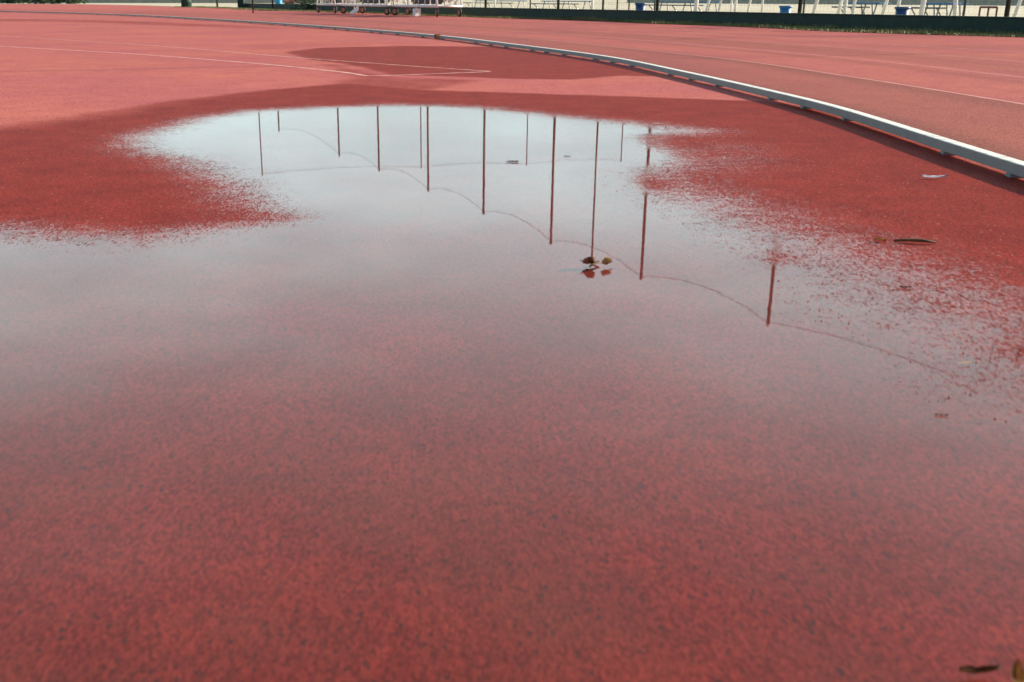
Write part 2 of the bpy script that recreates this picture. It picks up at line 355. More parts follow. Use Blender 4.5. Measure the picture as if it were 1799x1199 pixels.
def k_at_u(u):
    for i in range(len(KC) - 1):
        if KU[i] <= u <= KU[i + 1] and KU[i + 1] < 9000:
            t = (u - KU[i]) / (KU[i + 1] - KU[i] + 1e-9); return i + t
    return len(KC) - 1
def k_pos(s): i = min(int(s), len(KC) - 2); t = s - i; return KC[i].lerp(KC[i + 1], t), (KC[i + 1] - KC[i]).normalized()
def streaks(X, Y):
    # distance outside the kerb -> darker strips along the bend
    d = np.full(X.shape, 1e9); xx, yy = X.ravel(), Y.ravel(); dd = np.full(xx.shape, 1e9)
    for i in range(0, len(karr), 4): dd = np.minimum(dd, np.hypot(xx - karr[i, 0], yy - karr[i, 1]))
    d = dd.reshape(X.shape)
    bend = np.sin(d * 6.3 + .3 * np.sin(Y * .3)) * .5 + .5
    side = (X > np.interp(Y, karr[::-1, 1], karr[::-1, 0]))
    s = .5 + .5 * np.sin(d * 2.3 + np.sin(d * 5.1) + .25 * np.sin(Y * .5)); return np.where(side, .2 + .5 * s ** 2 + .45 * bend ** 6, 0.0) * np.clip(1.25 - d / 9, .15, 1)

# ------------------------------------------------------------------ ground, track, puddle
xs = np.unique(np.concatenate([np.linspace(-120, -9, 60), np.arange(-9, 5, .045), np.linspace(5, 60, 50)]))
ys = np.unique(np.concatenate([np.linspace(-12, -.5, 12), np.arange(-.5, 6.3, .035), np.arange(6.3, 13, .07), np.geomspace(13, 170, 90)]))
struct(grid_mesh('track_surface', xs, ys, 0.0, M['track']))
struct(sheet('ground', [(-3000, -3000), (3000, -3000), (3000, 3000), (-3000, 3000)], -.02, M['sand']))
xs = np.arange(-4.5, 3.2, .03); ys = np.arange(-2.9, 6.4, .03)
pud = grid_mesh('puddle', xs, ys, .0035, M['water'], keep=lambda lv: lv > -1.6); struct(pud)

# painted lines
def strip(name, pts, wd, z, m):
    pts = [Vector(p).to_3d() for p in pts]; vs = []; fs = []
    for i, p in enumerate(pts):
        d = (pts[min(i + 1, len(pts) - 1)] - pts[max(i - 1, 0)]).normalized(); n = Vector((-d.y, d.x, 0)) * wd / 2
        vs += [(p + n + Vector((0, 0, z)))[:], (p - n + Vector((0, 0, z)))[:]]
        if i: fs.append((2 * i - 2, 2 * i, 2 * i + 1, 2 * i - 1))
    me = bpy.data.meshes.new(name); me.from_pydata(vs, [], fs); me.update()
    if me.polygons[0].normal.z < 0: me.flip_normals()
    return link(name, me, m)
def dens(px, n=10):
    w_ = [Vector((*g(*p), 0)) for p in px]; return catmull(w_, n)
struct(strip('painted_line', dens([(-300, 62), (0, 81.5), (230, 95), (450, 112), (600, 127), (646, 134)]), .045, .0012, M['line']))
struct(strip('painted_line', [g(646, 134), g(700, 132.5), g(780, 129.5), g(861, 126.5)], .04, .0012, M['line']))
struct(strip('painted_line', dens([(-300, 46), (70, 68), (300, 83), (500, 100), (700, 115), (861, 126)]), .03, .0016, M['line']))
for k in range(1, 5):
    pts = []
    for i in range(60, len(KC), 3):
        p, d = k_pos(i); n = Vector((-d.y, d.x, 0)); n = n if n.x > 0 else -n
        pts.append(p + n * (1.22 * k + .05))
    struct(strip('lane_line', pts, .045, .0012, M['linef']))

# kerb: inverted channel on little feet
prof = [(-.024, .013), (-.024, .047), (-.0215, .0492), (.0215, .0492), (.024, .047), (.024, .013)]
def kerb_rail(name, s0, s1, parent, origin):
    b = bmesh.new(); rings = []; n = max(2, int((s1 - s0) * 1.0)); 
    for j in range(n + 1):
        p, d = k_pos(s0 + (s1 - s0) * j / n); p = p - origin; nn = Vector((-d.y, d.x, 0))
        rings.append([b.verts.new((p.x + nn.x * a, p.y + nn.y * a, z)) for a, z in prof])
    m = len(prof)
    for i in range(len(rings) - 1):
        for k in range(m): b.faces.new((rings[i][k], rings[i][(k + 1) % m], rings[i + 1][(k + 1) % m], rings[i + 1][k]))
    b.faces.new(rings[0]); b.faces.new(rings[-1][::-1]); bmesh.ops.recalc_face_normals(b, faces=b.faces[:])
    me = bpy.data.meshes.new(name); b.to_mesh(me); b.free(); o = link(name, me, M['kerb'], parent); me.materials.append(M['kerb_shade_side'])
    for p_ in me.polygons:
        if abs(p_.normal.z) < .3: p_.material_index = 1  # upright faces take the painted shade tone
    return o
FEET = [36, 90, 171, 214, 236, 280, 325, 347, 412, 440, 478, 501, 522, 564, 589, 611, 653, 669, 699, 743, 778, 837, 863, 890, 936, 961, 992, 1047, 1078, 1112, 1180, 1217, 1264, 1358, 1417, 1490, 1668, 1785]
def kerb_run(s0, s1, label):
    o0, _ = k_pos(s1 - .01); root = empty('track_kerb', o0, 0, label, 'kerb', 'sections of the low metal kerb round the bend')
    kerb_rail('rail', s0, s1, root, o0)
    ss = [k_at_u(u) for u in FEET]
    for j in range(8):                       # feet beyond the right edge, by distance
        ss.append(ss[-1] + 3.0) if False else None
    for s in ss:
        if not (s0 < s < s1): continue
        p, d = k_pos(s); q = Matrix.Rotation(math.atan2(d.y, d.x), 3, 'Z'); dist = p.length
        wd = .035 if dist < 9 else .05
        f = MB().box(Vector((0, 0, 0)), (wd, .056, .0125), None, .002).build('foot', M['foot'], root)
        f.location = (p - o0) + Vector((0, 0, .0064)); f.rotation_euler = (0, 0, math.atan2(d.y, d.x))
        nn = Vector((-d.y, d.x, 0)); nn = nn if nn.x < 0 else -nn
    return root
sA = k_at_u(766); sB = k_at_u(774); sC = k_at_u(1478)
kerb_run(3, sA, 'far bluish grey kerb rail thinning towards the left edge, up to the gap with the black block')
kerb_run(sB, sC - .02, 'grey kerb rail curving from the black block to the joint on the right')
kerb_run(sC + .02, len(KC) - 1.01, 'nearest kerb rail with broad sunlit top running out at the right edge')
p, d = k_pos(k_at_u(768.5)); o = MB().box((0, 0, .030), (.085, .075, .060), None, .008).build('rubber_block', M['black']); o.location = p; o.rotation_euler = (0, 0, math.atan2(d.y, d.x)); tag(o, 'small black block filling the gap between two kerb rails', 'block')
p, d = k_pos(k_at_u(772.5)); nn = Vector((-.5, -.8, 0)); o = MB().box((0, 0, .028), (.035, .09, .056), None, .006).build('brick_piece', M['brick']); o.location = p + nn * .02; o.rotation_euler = (0, 0, math.atan2(d.y, d.x)); tag(o, 'small orange brick piece standing right of the black block in the kerb gap', 'brick')

# ------------------------------------------------------------------ fence plinth, verge, paving, back wall
def along(t, off): q = A0 + AD * t + AN * off; return q
T0, T1 = -14.0, STEP * 10.75
q = along((T0 + T1) / 2, -.20); root = empty('low_wall', q, FANG, 'long dark green low wall along the outer edge of the track', 'wall')
MB().box((0, 0, .125), (T1 - T0, .16, .25), None, 0).build('wall_body', M['green'], root)
MB().box((0, 0, .2615), (T1 - T0 + .02, .20, .020), None, .004).build('coping', M['green'], root)
# paving beyond
VERGE_PX = [(-500, 4.5), (0, 7.5), (145, 8.0), (250, 10), (320, 13.5), (400, 16.8), (450, 18.8)]
vp = [g(u, v) for u, v in VERGE_PX]
e1 = along(T1, -.0)
pave = vp[:4] + [(along(T1 + 3, -1.0))[:2], along(T1, .0)[:2], along(T0 - 40, 0)[:2], (200, -40), (250, 400), (-400, 400)]
struct(sheet('paving', pave, .006, M['sand']))
# grass verge
def verge_off(t):              # width of the verge in front of the wall (m)
    return .75 + .35 * math.sin(t * .33 + 1) + .2 * math.sin(t * .9) + (1.0 if t > STEP * 5 else 0) * min(1, (t - STEP * 5) / 12)
vs = []; fs = []; N = 160
for i in range(N + 1):
    t = T0 + (T1 + 14 - T0) * i / N; a = along(t, -.2); b_ = along(t, -.2 - verge_off(t)); vs += [(a.x, a.y, .008), (b_.x, b_.y, .008)]
    if i: fs.append((2*i-2, 2*i, 2*i+1, 2*i-1))
me = bpy.data.meshes.new('verge'); me.from_pydata(vs, [], fs); me.update()
if me.polygons[0].normal.z < 0: me.flip_normals()
struct(link('verge', me, M['soil']))
def blades(name, n, region, hfun, m, seed=1):
    r = random.Random(seed); vs = []; fs = []
    for i in range(n):
        p, t = region(r); hh = hfun(t, r); a = r.uniform(0, 6.28); wd = r.uniform(.004, .011) + .00022 * p.y
        dx, dy = math.cos(a) * wd, math.sin(a) * wd; lx, ly = r.gauss(0, .35) * hh, r.gauss(0, .35) * hh; k = len(vs)
        vs += [(p.x - dx, p.y - dy, .008), (p.x + dx, p.y + dy, .008), (p.x + lx, p.y + ly, .008 + hh)]; fs.append((k, k + 1, k + 2))
    me = bpy.data.meshes.new(name); me.from_pydata(vs, [], fs); me.update(); return struct(link(name, me, m), 'stuff')
def reg(r):
    t = T0 + (T1 + 10 - T0) * (r.random() ** 1.35); dn = .29 + (verge_off(t) + .0) * r.random() ** 1.3; return along(t, -dn), (t, dn)
def hf(td, r):
    t, dn = td; base = .022 + .02 * (math.sin(t * 1.7) + 1) / 2 + (.04 if dn < .5 and t < STEP * 3 else 0) * r.random(); return base * r.uniform(.4, 1.5)
tag(blades('grass', 60000, reg, hf, M['grass']), 'rough yellow green grass strip at the foot of the low wall', 'grass')
# back wall
q = along(STEP * 4, 62); root = empty('perimeter_wall', q, FANG, 'pale beige rendered wall behind the fence', 'wall')
MB().box((0, 0, 1.05), (170, .25, 2.1)).build('wall_body', M['wall'], root); MB().box((0, 0, 2.14), (170.2, .34, .08), None, .01).build('coping', M['sand'], root)
a = g(-200, 3.6); q = Vector((-36, 128, 0)); root = empty('beige_wall', q, R(-6), 'distant beige wall at the far left end of the track', 'wall')
MB().box((0, 0, 1.0), (52, .3, 2.0)).build('wall_body', M['wall'], root)

# ------------------------------------------------------------------ net poles
ZP = 6.30
ptop = {}
NAMES = {-1: 'tall dark net pole standing out of frame beyond the right edge', 0: 'short dark fence post nearest the right edge', 1: 'dark net pole whose short mirror image ends farthest right in the puddle',
 2: 'thick dark net pole mirrored just right of the floating leafy twig', 2.54: 'thin dark net pole whose mirror image ends at the floating leafy twig', 3: 'thick dark net pole mirrored just left of the floating leafy twig',
 4: 'thick dark net pole mirrored left of the small floating leaf', 5: 'thick dark net pole mirrored in the middle of the puddle top, beside a thin one',
 6: 'dark net pole mirrored third from left among the longer reflections', 7: 'dark net pole mirrored between the shortest reflection and the puddle middle', 9: 'far dark net pole with the shortest mirror image in the puddle', 10: 'last dark net pole at the far left end of the fence'}
for i in [-1, 0, 1, 2, 2.54, 3, 4, 5, 6, 7, 9]:
    b_ = A0 + AD * (STEP * i) + Vector(({2: -.08, 3: -.07, 6: -.18, 7: -.32, 9: -.5}.get(i, 0), 0, 0)); zz = ZP + {1: -.10, 3: .04, 6: -.08, 7: -.1, 9: -.18}.get(i, 0); r_ = .018 if i == -1 else .026 if i == 2.54 else .039
    if i == 0: zz = 2.1
    root = empty('net_pole', b_, FANG, NAMES[i], 'pole', 'tall net poles along the low wall')
    MB().tube([(0, 0, 0), (0, 0, zz)], r_, 12).build('shaft', M['pole'], root, True)
    MB().lathe([(r_ * 1.25, 0), (r_ * 1.25, .03), (r_ * .5, .05)], 12, (0, 0, zz)).build('cap', M['pole'], root)
    MB().box((0, 0, .012), (.2, .2, .012)).build('base_plate', M['dsteel'], root)
    ptop[i] = b_ + Vector((0, 0, zz))
B = [(461, 308, 'thin far pole mirrored at the left end of the puddle'), (740, 295, 'thin far pole mirrored close beside a thick pole'),
     (925, 290, 'thin far pole whose mirror image ends beside the small floating leaf'), (1091, 283, 'thin far pole with the rightmost thin mirror image')]
btop = []
for u, wg, lb in B:
    p = Vector((*g(u, wg), 0)) * ((H + ZP) / H); root = empty('floodlit_pole', p, 0, lb, 'pole', 'thin far poles beyond the fence'); root.name = 'thin_pole'
    MB().tube([(0, 0, 0), (0, 0, ZP)], [.03, .024], 10).build('shaft', M['pole_b'], root, True)
    MB().lathe([(.034, 0), (.034, .03), (.01, .05)], 10, (0, 0, ZP)).build('cap', M['pole_b'], root)
    btop.append(p + Vector((0, 0, ZP)))
def span(tops, sag, name, lab, zb, lab2):
    b = bmesh.new(); rows = []; uvs = {}; L = 0; prev = None; cab = []
    for k in range(len(tops) - 1):
        a, c = tops[k], tops[k + 1]; n = 12; sg = sag * ((c - a).to_2d().length / 4.7) ** .5
        for j in range(n + (k == len(tops) - 2)):
            t = j / n; p = a.lerp(c, t); p = Vector((p.x, p.y, p.z - sg * 4 * t * (1 - t)))
            if prev: L += (p - prev).to_2d().length
            prev = p; cab.append(p); rows.append((p, L))
    vt = []
    for p, L_ in rows:
        v1 = b.verts.new(p); v0 = b.verts.new((p.x, p.y, zb)); uvs[v1] = (L_, p.z); uvs[v0] = (L_, zb); vt.append((v1, v0))
    for i in range(len(vt) - 1): b.faces.new((vt[i][0], vt[i][1], vt[i + 1][1], vt[i + 1][0]))
    ly = b.loops.layers.uv.new('UVMap')
    for f in b.faces:
        for l in f.loops: l[ly].uv = uvs[l.vert]
    me = bpy.data.meshes.new(name); b.to_mesh(me); b.free()
    root = empty(name, (0, 0, 0), 0, lab, 'net'); root.location = (tops[0].x, tops[0].y, 0)
    nn = link('net_mesh', me, M['net'], root); nn.location = (-tops[0].x, -tops[0].y, 0)
    c = MB().tube(cab, .007, 6).build('cable', M['cable'], root, True); c.location = (-tops[0].x, -tops[0].y, 0)
span([ptop[i] - Vector((0, 0, .03)) for i in (-1, 1, 2, 3, 4, 5, 6, 7, 9)], .30, 'ball_net', 'fine dark net hanging from a sagging cable between the tall poles', .30, '')
span([p - Vector((0, 0, .03)) for p in btop], .10, 'ball_net', 'fine far net hanging between the thin poles', .05, '')

# ------------------------------------------------------------------ things behind the low wall
def bench(u0, u1, off, label, seed):
    a = col_pt(u0, off); c = col_pt(u1, off); L = (c - a).length; mid = (a + c) / 2
    root = empty('long_bench', mid, FANG, label, 'bench', 'blue seated benches behind the low wall')
    MB().box((0, -.11, .445), (L, .16, .028), None, .006).box((0, .08, .445), (L, .16, .028), None, .006).build('seat', M['blue'], root)
    MB().box((0, .52, .36), (L, .22, .03), None, .006).build('rear_deck', M['dsteel'], root)
    MB().box((0, -.02, .12), (L, .18, .03), None, .005).build('foot_plank', M['blue'], root)
    n = max(2, int(L / 1.5)) + 1
    for k in range(n):
        x = -L / 2 + .15 + (L - .3) * k / (n - 1)
        MB().tube([(x, -.2, 0), (x, -.10, .43)], .018, 6).tube([(x, .2, 0), (x, .08, .43)], .018, 6).tube([(x, -.17, .10), (x, .17, .10)], .015, 6).tube([(x, .2, .02), (x, .52, .35)], .015, 6).build('leg_frame', M['steel'], root)
bench(837, 919, 5.0, 'blue bench just right of the white trolleys', 1)
bench(957, 1036, 4.2, 'blue bench between the thin pole and the thick pole beyond the puddle middle', 2)
bench(1162, 1259, 3.6, 'long blue bench directly right of the first blue bin', 3)
bench(1500, 1556, 3.2, 'blue bench between the second and third blue bins', 4)
bench(1626, 1693, 3.0, 'blue bench right of the third blue bin, near the right edge', 5)
def bin_(u, off, label, m, s=1.0):
    p = col_pt(u, off); root = empty('plastic_bin', p, .3, label, 'bin', 'blue tapered bins behind the low wall')
    MB().lathe([(.095 * s, 0), (.135 * s, .40 * s), (.128 * s, .40 * s), (.09 * s, .02)], 18).build('tub', m, root, True)
    MB().lathe([(.150 * s, .385 * s), (.155 * s, .40 * s), (.155 * s, .425 * s), (.14 * s, .43 * s)], 18).build('rim', m, root, True)
bin_(1126, 1.1, 'bright blue tapered bin behind the wall left of a dark pole', M['dblue'], 1.0)
bin_(1382, 1.0, 'blue tapered bin behind the wall just left of the dark net pole', M['blue'], .92)
bin_(1588, 1.0, 'very dark blue tapered bin between two white posts', M['dblue'], .92)
def frame(off, members, label, bar=None):
    p0 = col_pt(members[0][0], off); root = empty('goal_frame', p0, FANG, label, 'frame', 'white tube frames behind the low wall')
    inv = Matrix.Rotation(-FANG, 3, 'Z'); tops = []
    for u, lean, r_ in members:
        q = inv @ (col_pt(u, off) - p0); hgt = 1.15
        top = Vector((q.x + lean * hgt * -1, q.y, hgt)); tops.append(top)
        MB().tube([(q.x, q.y, 0), top], r_, 10).build('post', M['white'], root, True)
    if len(tops) > 1:
        xs_ = sorted(tops, key=lambda v: v.x); MB().tube([xs_[0], xs_[-1]], .022, 8).build('crossbar', M['white'], root, True)
        q = [inv @ (col_pt(m_[0], off) - p0) for m_ in members]; q.sort(key=lambda v: v.x)
        MB().tube([q[0] + Vector((0, 0, .03)), q[-1] + Vector((0, 0, .03))], .018, 8).build('ground_bar', M['white'], root, True)
frame(1.0, [(803, -.35, .026), (809, -.3, .022), (829, .25, .026)], 'white tube frame just right of the trolleys')
frame(.8, [(870, -.03, .035)], 'single white post between two dark poles right of the trolleys')
frame(.8, [(1041, 0, .038)], 'single white post left of the thin net pole behind the wall')
frame(.8, [(1224, 0, .050), (1239, .30, .028), (1261, .26, .026)], 'white frame with one thick post in front of the long blue bench')
frame(1.2, [(1285, .05, .026), (1293, .02, .034), (1313, .22, .026), (1340, .02, .024)], 'white frame of four thin posts left of the second blue bin')
frame(1.0, [(1428, .26, .034), (1472, .22, .034)], 'pair of leaning white posts right of the thick dark pole')
frame(.8, [(1486, .03, .036), (1499, .10, .030)], 'two close white posts at the left end of a blue bench')
frame(1.4, [(1549, .28, .034), (1577, .10, .032)], 'leaning white posts left of the darkest blue bin')
frame(.8, [(1621, .06, .046), (1684, -.10, .036)], 'widely spaced white posts around the rightmost blue bench')
frame(.8, [(1781, .25, .030)], 'last leaning white post at the right edge')
for u, lb in ((1085, 'thin grey post just left of the first blue bin'), (1151, 'thin grey post beside a thick dark net pole'), (1414, 'thin rusty post just right of the dark net pole near the second bin'), (1697, 'thin grey post right of the rightmost bench')):
    p = col_pt(u, .6); o = MB().tube([(0, 0, 0), (0, 0, 1.3)], .022, 8).build('thin_post', M['dsteel'], None, True); o.location = p; tag(o, lb, 'post', 'thin posts behind the low wall')
# low rusty rail
a = col_pt(1725, 1.0); c = col_pt(1755, 1.0); L = (c - a).length; root = empty('low_rail', (a + c) / 2, FANG, 'low rusty red rail on three legs behind the wall near the right edge', 'rail')
MB().tube([(-L / 2, 0, .40), (L / 2, 0, .40)], .018, 8).build('top_rail', M['rust'], root, True)
for x in (-L / 2, 0, L / 2): MB().tube([(x, 0, 0), (x, 0, .40)], .018, 8).build('leg', M['rust'], root, True)

# trolleys with stacked white frames
def wheel(root, x, y, m_rim, ang=0):
    r_ = MB(); r_.lathe([(.060, -.026), (.120, -.026), (.130, -.014), (.130, .014), (.120, .026), (.060, .026)], 20)
    bmesh.ops.transform(r_.b, matrix=Matrix.Rotation(math.pi / 2, 4, 'X'), verts=r_.b.verts[:]); o = r_.build('wheel', M['tyre'], root, True); o.location = (x, y, .130); o.rotation_euler = (0, 0, ang)
    r2 = MB(); r2.lathe([(.072, -.030), (.080, -.030), (.080, .030), (.072, .030)], 18); r2.lathe([(.02, -.03), (.02, .03)], 8)
    bmesh.ops.transform(r2.b, matrix=Matrix.Rotation(math.pi / 2, 4, 'X'), verts=r2.b.verts[:]); c = r2.build('rim', m_rim, o, True)
def trolley(u0, u1, off, label, seed, nw):
    r = random.Random(seed); a = col_pt(u1, off); c = col_pt(u0, off); L = (c - a).length; W = .8
    root = empty('hurdle_trolley', (a + c) / 2, FANG, label, 'trolley', 'white equipment trolleys at the track edge')
    z0 = .31; b = MB()
    for y in (-W / 2, W / 2): b.tube([(-L / 2, y, z0), (L / 2, y, z0)], .038, 8)
    for x in (-L / 2, -L / 6, L / 6, L / 2): b.tube([(x, -W / 2, z0 + .001), (x, W / 2, z0 + .001)], .024, 8)
    b.build('base_frame', M['white'], root, True)
    for sx in (-1, 1):
        for sy in (-1, 1):
            x = sx * (L / 2 - .04); MB().tube([(x, sy * W / 2, z0 + .03), (x - sx * .16, sy * W / 2, 1.05)], .034, 8).build('end_post', M['white'], root, True)
            wheel(root, sx * (L / 2 - .10), sy * (W / 2 - .02), M['rim'], r.uniform(-.9, .9))
            MB().box((x - sx * .06, sy * (W / 2 - .02), .262), (.07, .07, .03), None, .004).build('caster_plate', M['dsteel'], root)
    for y in (-W / 2, W / 2): MB().tube([(-L / 2 + .2, y, 1.03), (L / 2 - .2, y, 1.03)], .024, 8).build('top_rail', M['white'], root, True)
    n = 8
    for k in range(n):                      # hurdles lying on the trolley
        x = -L / 2 + .3 + (L - .6) * k / (n - 1) + r.uniform(-.05, .05); ln = r.uniform(-.28, .28); y0 = -W / 2 + .06; y1 = W / 2 - .06
        h_ = empty('hurdle', (0, 0, 0), 0, '', 'hurdle'); del h_['label'], h_['category']; bpy.data.objects.remove(h_)
        mb = MB().tube([(x, y0, .31), (x + ln, y0, .98)], .018, 8).tube([(x, y1, .31), (x + ln, y1, .98)], .018, 8)
        mb.box((x + ln * .95, 0, .93), (.022, W - .06, .11), None, .004).tube([(x, y0, .31), (x + .38, y0, .30)], .018, 8).tube([(x, y1, .31), (x + .38, y1, .30)], .018, 8)
        mb.box((x + ln * .35, y0 - .02, .48), (.42, .018, .07), Matrix.Rotation(r.uniform(-.6, .6), 3, 'Y'), .003)
        mb.build('stacked_frame', M['white'], root, True)
trolley(573, 606, -1.7, 'leftmost white equipment trolley with stacked frames, beside the grass', 3, 4)
trolley(618, 700, -1.7, 'middle and longest white equipment trolley stacked with frames', 5, 4)
trolley(710, 790, -1.55, 'rightmost white equipment trolley with orange rimmed wheels', 9, 4)
for u, off, ln, lb in ((590, -1.7, .9, 'dark box added among the frames of the leftmost trolley'), (658, -1.7, 2.3, 'dark box added among the frames of the middle trolley'), (750, -1.55, 2.0, 'dark box added among the frames of the rightmost trolley')):
    p = col_pt(u, off); o = MB().box((0, 0, .62), (ln, .30, .50), None, .05).box((.02, 0, .91), (ln * .9, .28, .07), None, .03).build('dark_filler', M['filler_dark']); o.location = p; o.rotation_euler = (0, 0, FANG); tag(o, lb, 'mat', 'dark boxes added in the white trolleys')  # boxes added only to darken the background between the trolley bars
p = col_pt(732, -2.1); o = MB().box((0, 0, .12), (.22, .16, .24), None, .012).build('white_weight_block', M['white']); o.location = p; o.rotation_euler = (0, 0, .5); tag(o, 'white concrete block standing under the rightmost trolley', 'block')
p = col_pt(622, -2.2); o = MB().box((0, 0, .10), (.9, .03, .16), Matrix.Rotation(.25, 3, 'Y'), .004).build('leaning_board', M['white']); o.location = p; o.rotation_euler = (0, 0, FANG); tag(o, 'white board leaning low against the middle trolley', 'board')

# left end odds and ends
def foliage(name, c, dims, n, size, m, seed, parent=None):
    r = random.Random(seed); vs = []; fs = []
    for i in range(n):
        a = r.uniform(0, 6.28); e = math.acos(r.uniform(-1, 1)); rr = r.random() ** .4 * (1 + .22 * math.sin(3 * a + seed) * math.sin(2 * e)); 
        p = Vector((dims[0] * rr * math.sin(e) * math.cos(a), dims[1] * rr * math.sin(e) * math.sin(a), dims[2] * rr * math.cos(e))) + Vector(c)
        if p.z < .02: p.z = r.uniform(.02, dims[2] * .5)
        q = Matrix.Rotation(r.uniform(0, 6.28), 3, 'Z') @ Matrix.Rotation(r.uniform(0, 3), 3, 'X'); s = size * r.uniform(.5, 1.3); k = len(vs)
        for cx_, cy_ in ((-1, 0), (0, -.5), (1, 0), (0, .5)): vs.append((p + q @ Vector((cx_ * s, cy_ * s, 0)))[:])
        fs.append((k, k + 1, k + 2, k + 3))
    me = bpy.data.meshes.new(name); me.from_pydata(vs, [], fs); me.update(); return link(name, me, m, parent)
hl = [(-170, 4.9), (-95, 5.4), (-35, 6.2), (20, 6.8), (72, 7.2), (120, 7.4)]
lbs = ['hedge bush beyond the left edge of the picture', 'second hedge bush beyond the left edge', 'dark green hedge bush cut by the left edge', 'second dark green hedge bush from the left edge', 'third dark green hedge bush from the left edge', 'rightmost dark green hedge bush against the distant beige wall']
for k, (u, v) in enumerate(hl):
    x, y = g(u, v); root = empty('hedge_bush', (x, y, 0), 0, lbs[k], 'bush', 'hedge bushes at the far left'); foliage('foliage', (0, 0, .9), (2.3, 1.2, 1.1), 2600, .13, M['hedge'], 10 + k, root)
    MB().tube([(0, 0, 0), (.1, 0, .5), (0, .1, 1.1)], [.09, .07, .03], 8).build('stem', M['bark'], root)
x, y = g(328, 13); root = empty('green_drum', (x, y, 0), 0, 'dark green round drum against the beige wall at left', 'drum')
MB().lathe([(.31, 0), (.33, .03), (.33, .30), (.345, .32), (.33, .34), (.33, .62), (.345, .64), (.33, .66), (.33, .92), (.31, .94)], 24).build('body', M['green'], root, True)
MB().lathe([(.35, .93), (.35, .96), (.30, .98)], 24).build('lid', M['green'], root, True)
x, y = g(382, 14); o = MB().tube([(0, 0, 0), (0, 0, 1.6)], .06, 10).build('slim_post', M['dsteel'], None, True); o.location = (x, y, 0); tag(o, 'slim dark post right of the green drum', 'post')
x, y = g(424, 15); o = MB().box((0, 0, .8), (.35, .3, 1.6), None, .02).build('green_pillar', M['green']); o.location = (x, y, 0); tag(o, 'square dark green pillar at the left end of the low wall', 'pillar')
p = col_pt(489, 1.2); root = empty('blue_barrel', p, 0, 'bright blue barrel behind the far left part of the low wall', 'barrel')
MB().lathe([(.19, 0), (.2, .03), (.2, .25), (.21, .27), (.2, .29), (.2, .55), (.21, .57), (.2, .59), (.2, .8), (.17, .84)], 20).build('body', mat('bright_blue_plastic', (.02, .33, .62), .4), root, True); MB().lathe([(.05, .84), (.05, .87)], 10, (.09, 0, 0)).build('cap', M['black'], root)
p = col_pt(508, .9); root = empty('red_bench', p, FANG, 'small red bench right of the blue barrel', 'bench')
MB().box((0, 0, .38), (1.1, .3, .10), None, .02).build('seat', M['red'], root)
for x in (-.45, .45): MB().box((x, 0, .165), (.06, .26, .33)).build('leg', M['dsteel'], root)
p = col_pt(541, -.35); root = empty('dark_bush', p, 0, 'dark shrub in front of the low wall just left of the trolleys', 'bush')
foliage('foliage', (0, 0, .5), (.9, .8, .62), 2600, .045, M['hedge'], 44, root); MB().tube([(0, 0, 0), (.05, 0, .5)], [.04, .02], 7).build('stem', M['bark'], root)
o = MB().tube([(0, 0, .02), (.12, 0, .45), (.40, 0, .85)], .022, 8).build('bent_pole', M['straw'], None, True); p = col_pt(526, -.15); o.location = p; tag(o, 'thin bent tan stick leaning over the red bench', 'stick')

# ------------------------------------------------------------------ leaves, twigs and bits
def leaf_mesh(L, W, curl, seed, thick=.0012, n=8):
    r = random.Random(seed); b = bmesh.new(); top = []; ph = r.uniform(0, 6)
    for i in range(n + 1):
        t = i / n; w_ = W * math.sin(math.pi * t ** .8) ** .75 * (1 + .12 * math.sin(9 * t + ph)) + .0004; x = (t - .5) * L; row = []
        for j in range(5):
            s = (j - 2) / 2; z = curl * (s * s) * W * 1.2 + curl * .5 * L * (2 * t - 1) ** 2 * .4 + .0008 * math.sin(17 * t + 3 * s + ph) + .001
            row.append(b.verts.new((x, s * w_ / 2 + .15 * W * math.sin(3 * t + ph), z)))
        top.append(row)
    for i in range(n):
        for j in range(4): b.faces.new((top[i][j], top[i + 1][j], top[i + 1][j + 1], top[i][j + 1]))
    bmesh.ops.solidify(b, geom=b.faces[:], thickness=thick)
    m_ = MB(); m_.b.free(); m_.b = b; return m_
def leaf(u, v, L, W, ang, m, label, curl=.3, seed=1, z=.0045, stalk=True, group=None, name='dead_leaf'):
    x, y = g(u, v); root = empty(name, (x, y, z), R(ang), label, 'leaf', group)
    leaf_mesh(L, W, curl, seed).build('blade', m, root, True)
    if stalk: MB().tube([(L * .48, 0, .002), (L * .62, .004, .004), (L * .72, .002, .003)], .0011, 5).build('stalk', M['twig'], root)
    return root
CG = 'leafy twig floating right of the puddle middle'
l = leaf(1034, 473, .026, .024, 175, M['leaf'], 'left brown leaf of the pair held just above the water on a twig', .35, 3, z=.0105, group=CG); l.rotation_euler = (R(46), R(-8), R(172))
l = leaf(1062, 471, .026, .019, 25, M['leafp'], 'right tan leaf of the pair held just above the water on a twig', .4, 6, z=.0105, group=CG); l.rotation_euler = (R(44), R(10), R(24))
x0, y0 = g(1040, 466); x1, y1 = g(1037, 478); x2, y2 = g(1052, 468)
root = tag(MB().tube([(x0 - x1, y0 - y1, .006), ((x2 - x1), (y2 - y1), .010), (.002, .02, .008), (0, 0, .005)], [.0016, .0024, .0022, .0012], 6).build('twig', M['twig']), 'thin crooked twig carrying the pair of leaves in the water', 'twig', CG); root.location = (x1, y1, 0)
leaf(902, 287, .038, .022, 185, M['leaf'], 'small dark leaf floating alone between two pole reflections', .10, 8, .0038)
o = MB().tube([(-.045, 0, .004), (-.015, .004, .006), (.02, -.002, .007), (.047, -.008, .004)], [.0025, .004, .0042, .002], 7).build('twig', M['twig'], None, True); x, y = g(1605, 428); o.location = (x, y, .001); o.rotation_euler = (0, 0, R(-8)); tag(o, 'straight brown twig lying on the wet track below the kerb', 'twig')
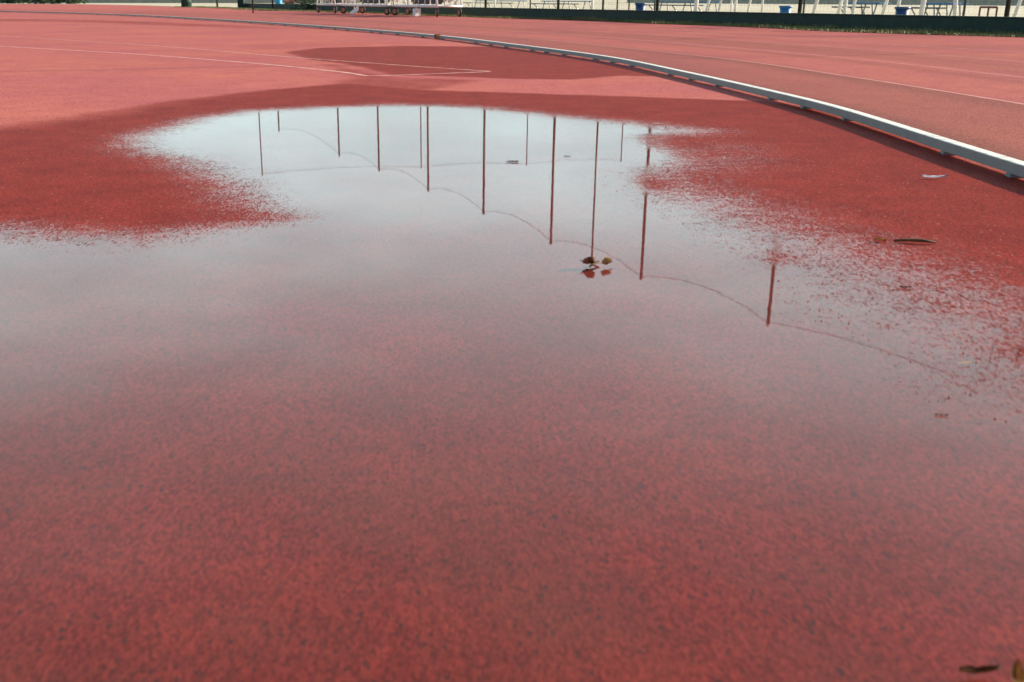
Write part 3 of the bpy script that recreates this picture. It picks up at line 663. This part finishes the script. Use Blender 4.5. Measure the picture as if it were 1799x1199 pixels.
leaf(1547, 426, .026, .014, 130, M['leafp'], 'curled tan leaf left of the brown twig on the wet track', .35, 11, .002)
o = leaf_mesh(.078, .016, .25, 12).build('feather', M['feather'], None, True); x, y = g(1641, 315); o.location = (x, y, .004); o.rotation_euler = (0, 0, R(-2)); tag(o, 'small pale bluish feather on the red track near the kerb', 'feather')
o = MB().tube([(-.02, 0, .003), (0, .001, .004), (.02, -.001, .003)], .0012, 5).build('straw', M['straw']); x, y = g(360, 335); o.location = (x, y, .003); tag(o, 'yellow straw on the wet red spit at left', 'straw')
o = MB().tube([(-.012, 0, .005), (.012, .003, .005)], .0007, 5).build('straw', M['straw']); x, y = g(1694, 646); o.location = (x, y, .003); o.rotation_euler = (0, 0, .2); tag(o, 'tiny pale straw in the water below the green tufts at right', 'straw')
leaf(1784, 1226, .034, .011, 72, M['leafp'], 'pale leaf tip standing up in the bottom right corner', .8, 14, .010, False)
leaf(1718, 1196, .036, .007, 2, M['twig'], 'dark narrow leaf lying at the bottom right corner', .5, 15, .006, False)
leaf(1653, 735, .018, .004, 170, M['leaf'], 'thin tan leaf sliver in the right foreground water', .1, 16, .0037, False)
leaf(1590, 510, .022, .006, 165, M['leaf'], 'small dark sliver of leaf below the brown twig', .3, 17, .004, False)
leaf(996, 277, .025, .008, 5, M['leaf'], 'tiny leaf sliver floating right of the thick pole reflection', .1, 18, .0037, False)
leaf(1096, 219, .014, .01, 5, M['leaf'], 'tiny leaf at the far edge of the puddle', .1, 19, .0045, False)
leaf(782, 187.5, .014, .010, 5, M['leaf'], 'dark speck of leaf at the top middle rim of the puddle', .1, 20, .0045, False)
for k, (u, v, s) in enumerate([(1787, 633, .008), (1752, 636, .006), (1740, 628, .005), (1790, 577, .006)]):
    x, y = g(u, v); root = foliage('green_tuft', (0, 0, .003), (s * .6, s * .35, .0022), 60, .0013, M['green_bits'], 60 + k)  # small clump of dark green bits
    root.location = (x, y, .002); tag(root, ['dark green tuft cut by the right edge', 'dark green tuft left of the one at the right edge', 'smallest dark green tuft in the right water', 'upper dark green tuft by the right edge'][k], 'moss', 'dark green tufts in the shallow water at right')
# loose granules emerging from the shallow film, uncountable
r = random.Random(5); b = bmesh.new(); cnt = 0
cand = []
for _ in range(60000):
    u = r.uniform(900, 1900); v = r.uniform(240, 1300); cand.append((*g(u, v), r.random()))
cx_, cy_ = np.array([c[0] for c in cand]), np.array([c[1] for c in cand]); lvv, _w = fields(cx_[None, :], cy_[None, :]); lvv = lvv[0]
vs = []; fs = []
for (x, y, q), l_ in zip(cand, lvv):
    if -1.5 < l_ < .8 and q < .045 and r.random() < .6:
        s = r.uniform(.0012, .0028); k = len(vs)
        for a_ in range(4): vs.append((x + s * math.cos(a_ * 1.57 + q * 9), y + s * math.sin(a_ * 1.57 + q * 9), .003))
        vs.append((x, y, .0035 + s * 1.1))
        for a_ in range(4): fs.append((k + a_, k + (a_ + 1) % 4, k + 4))
me = bpy.data.meshes.new('rubber_granules'); me.from_pydata(vs, [], fs); me.update()
o = struct(link('rubber_granules', me, mat('red_granule', (.42, .07, .05), .7, 0, (60, (.22, .05, .04), .45, .55))), 'stuff'); tag(o, 'loose dark red rubber granules poking out of the shallow water', 'granules')
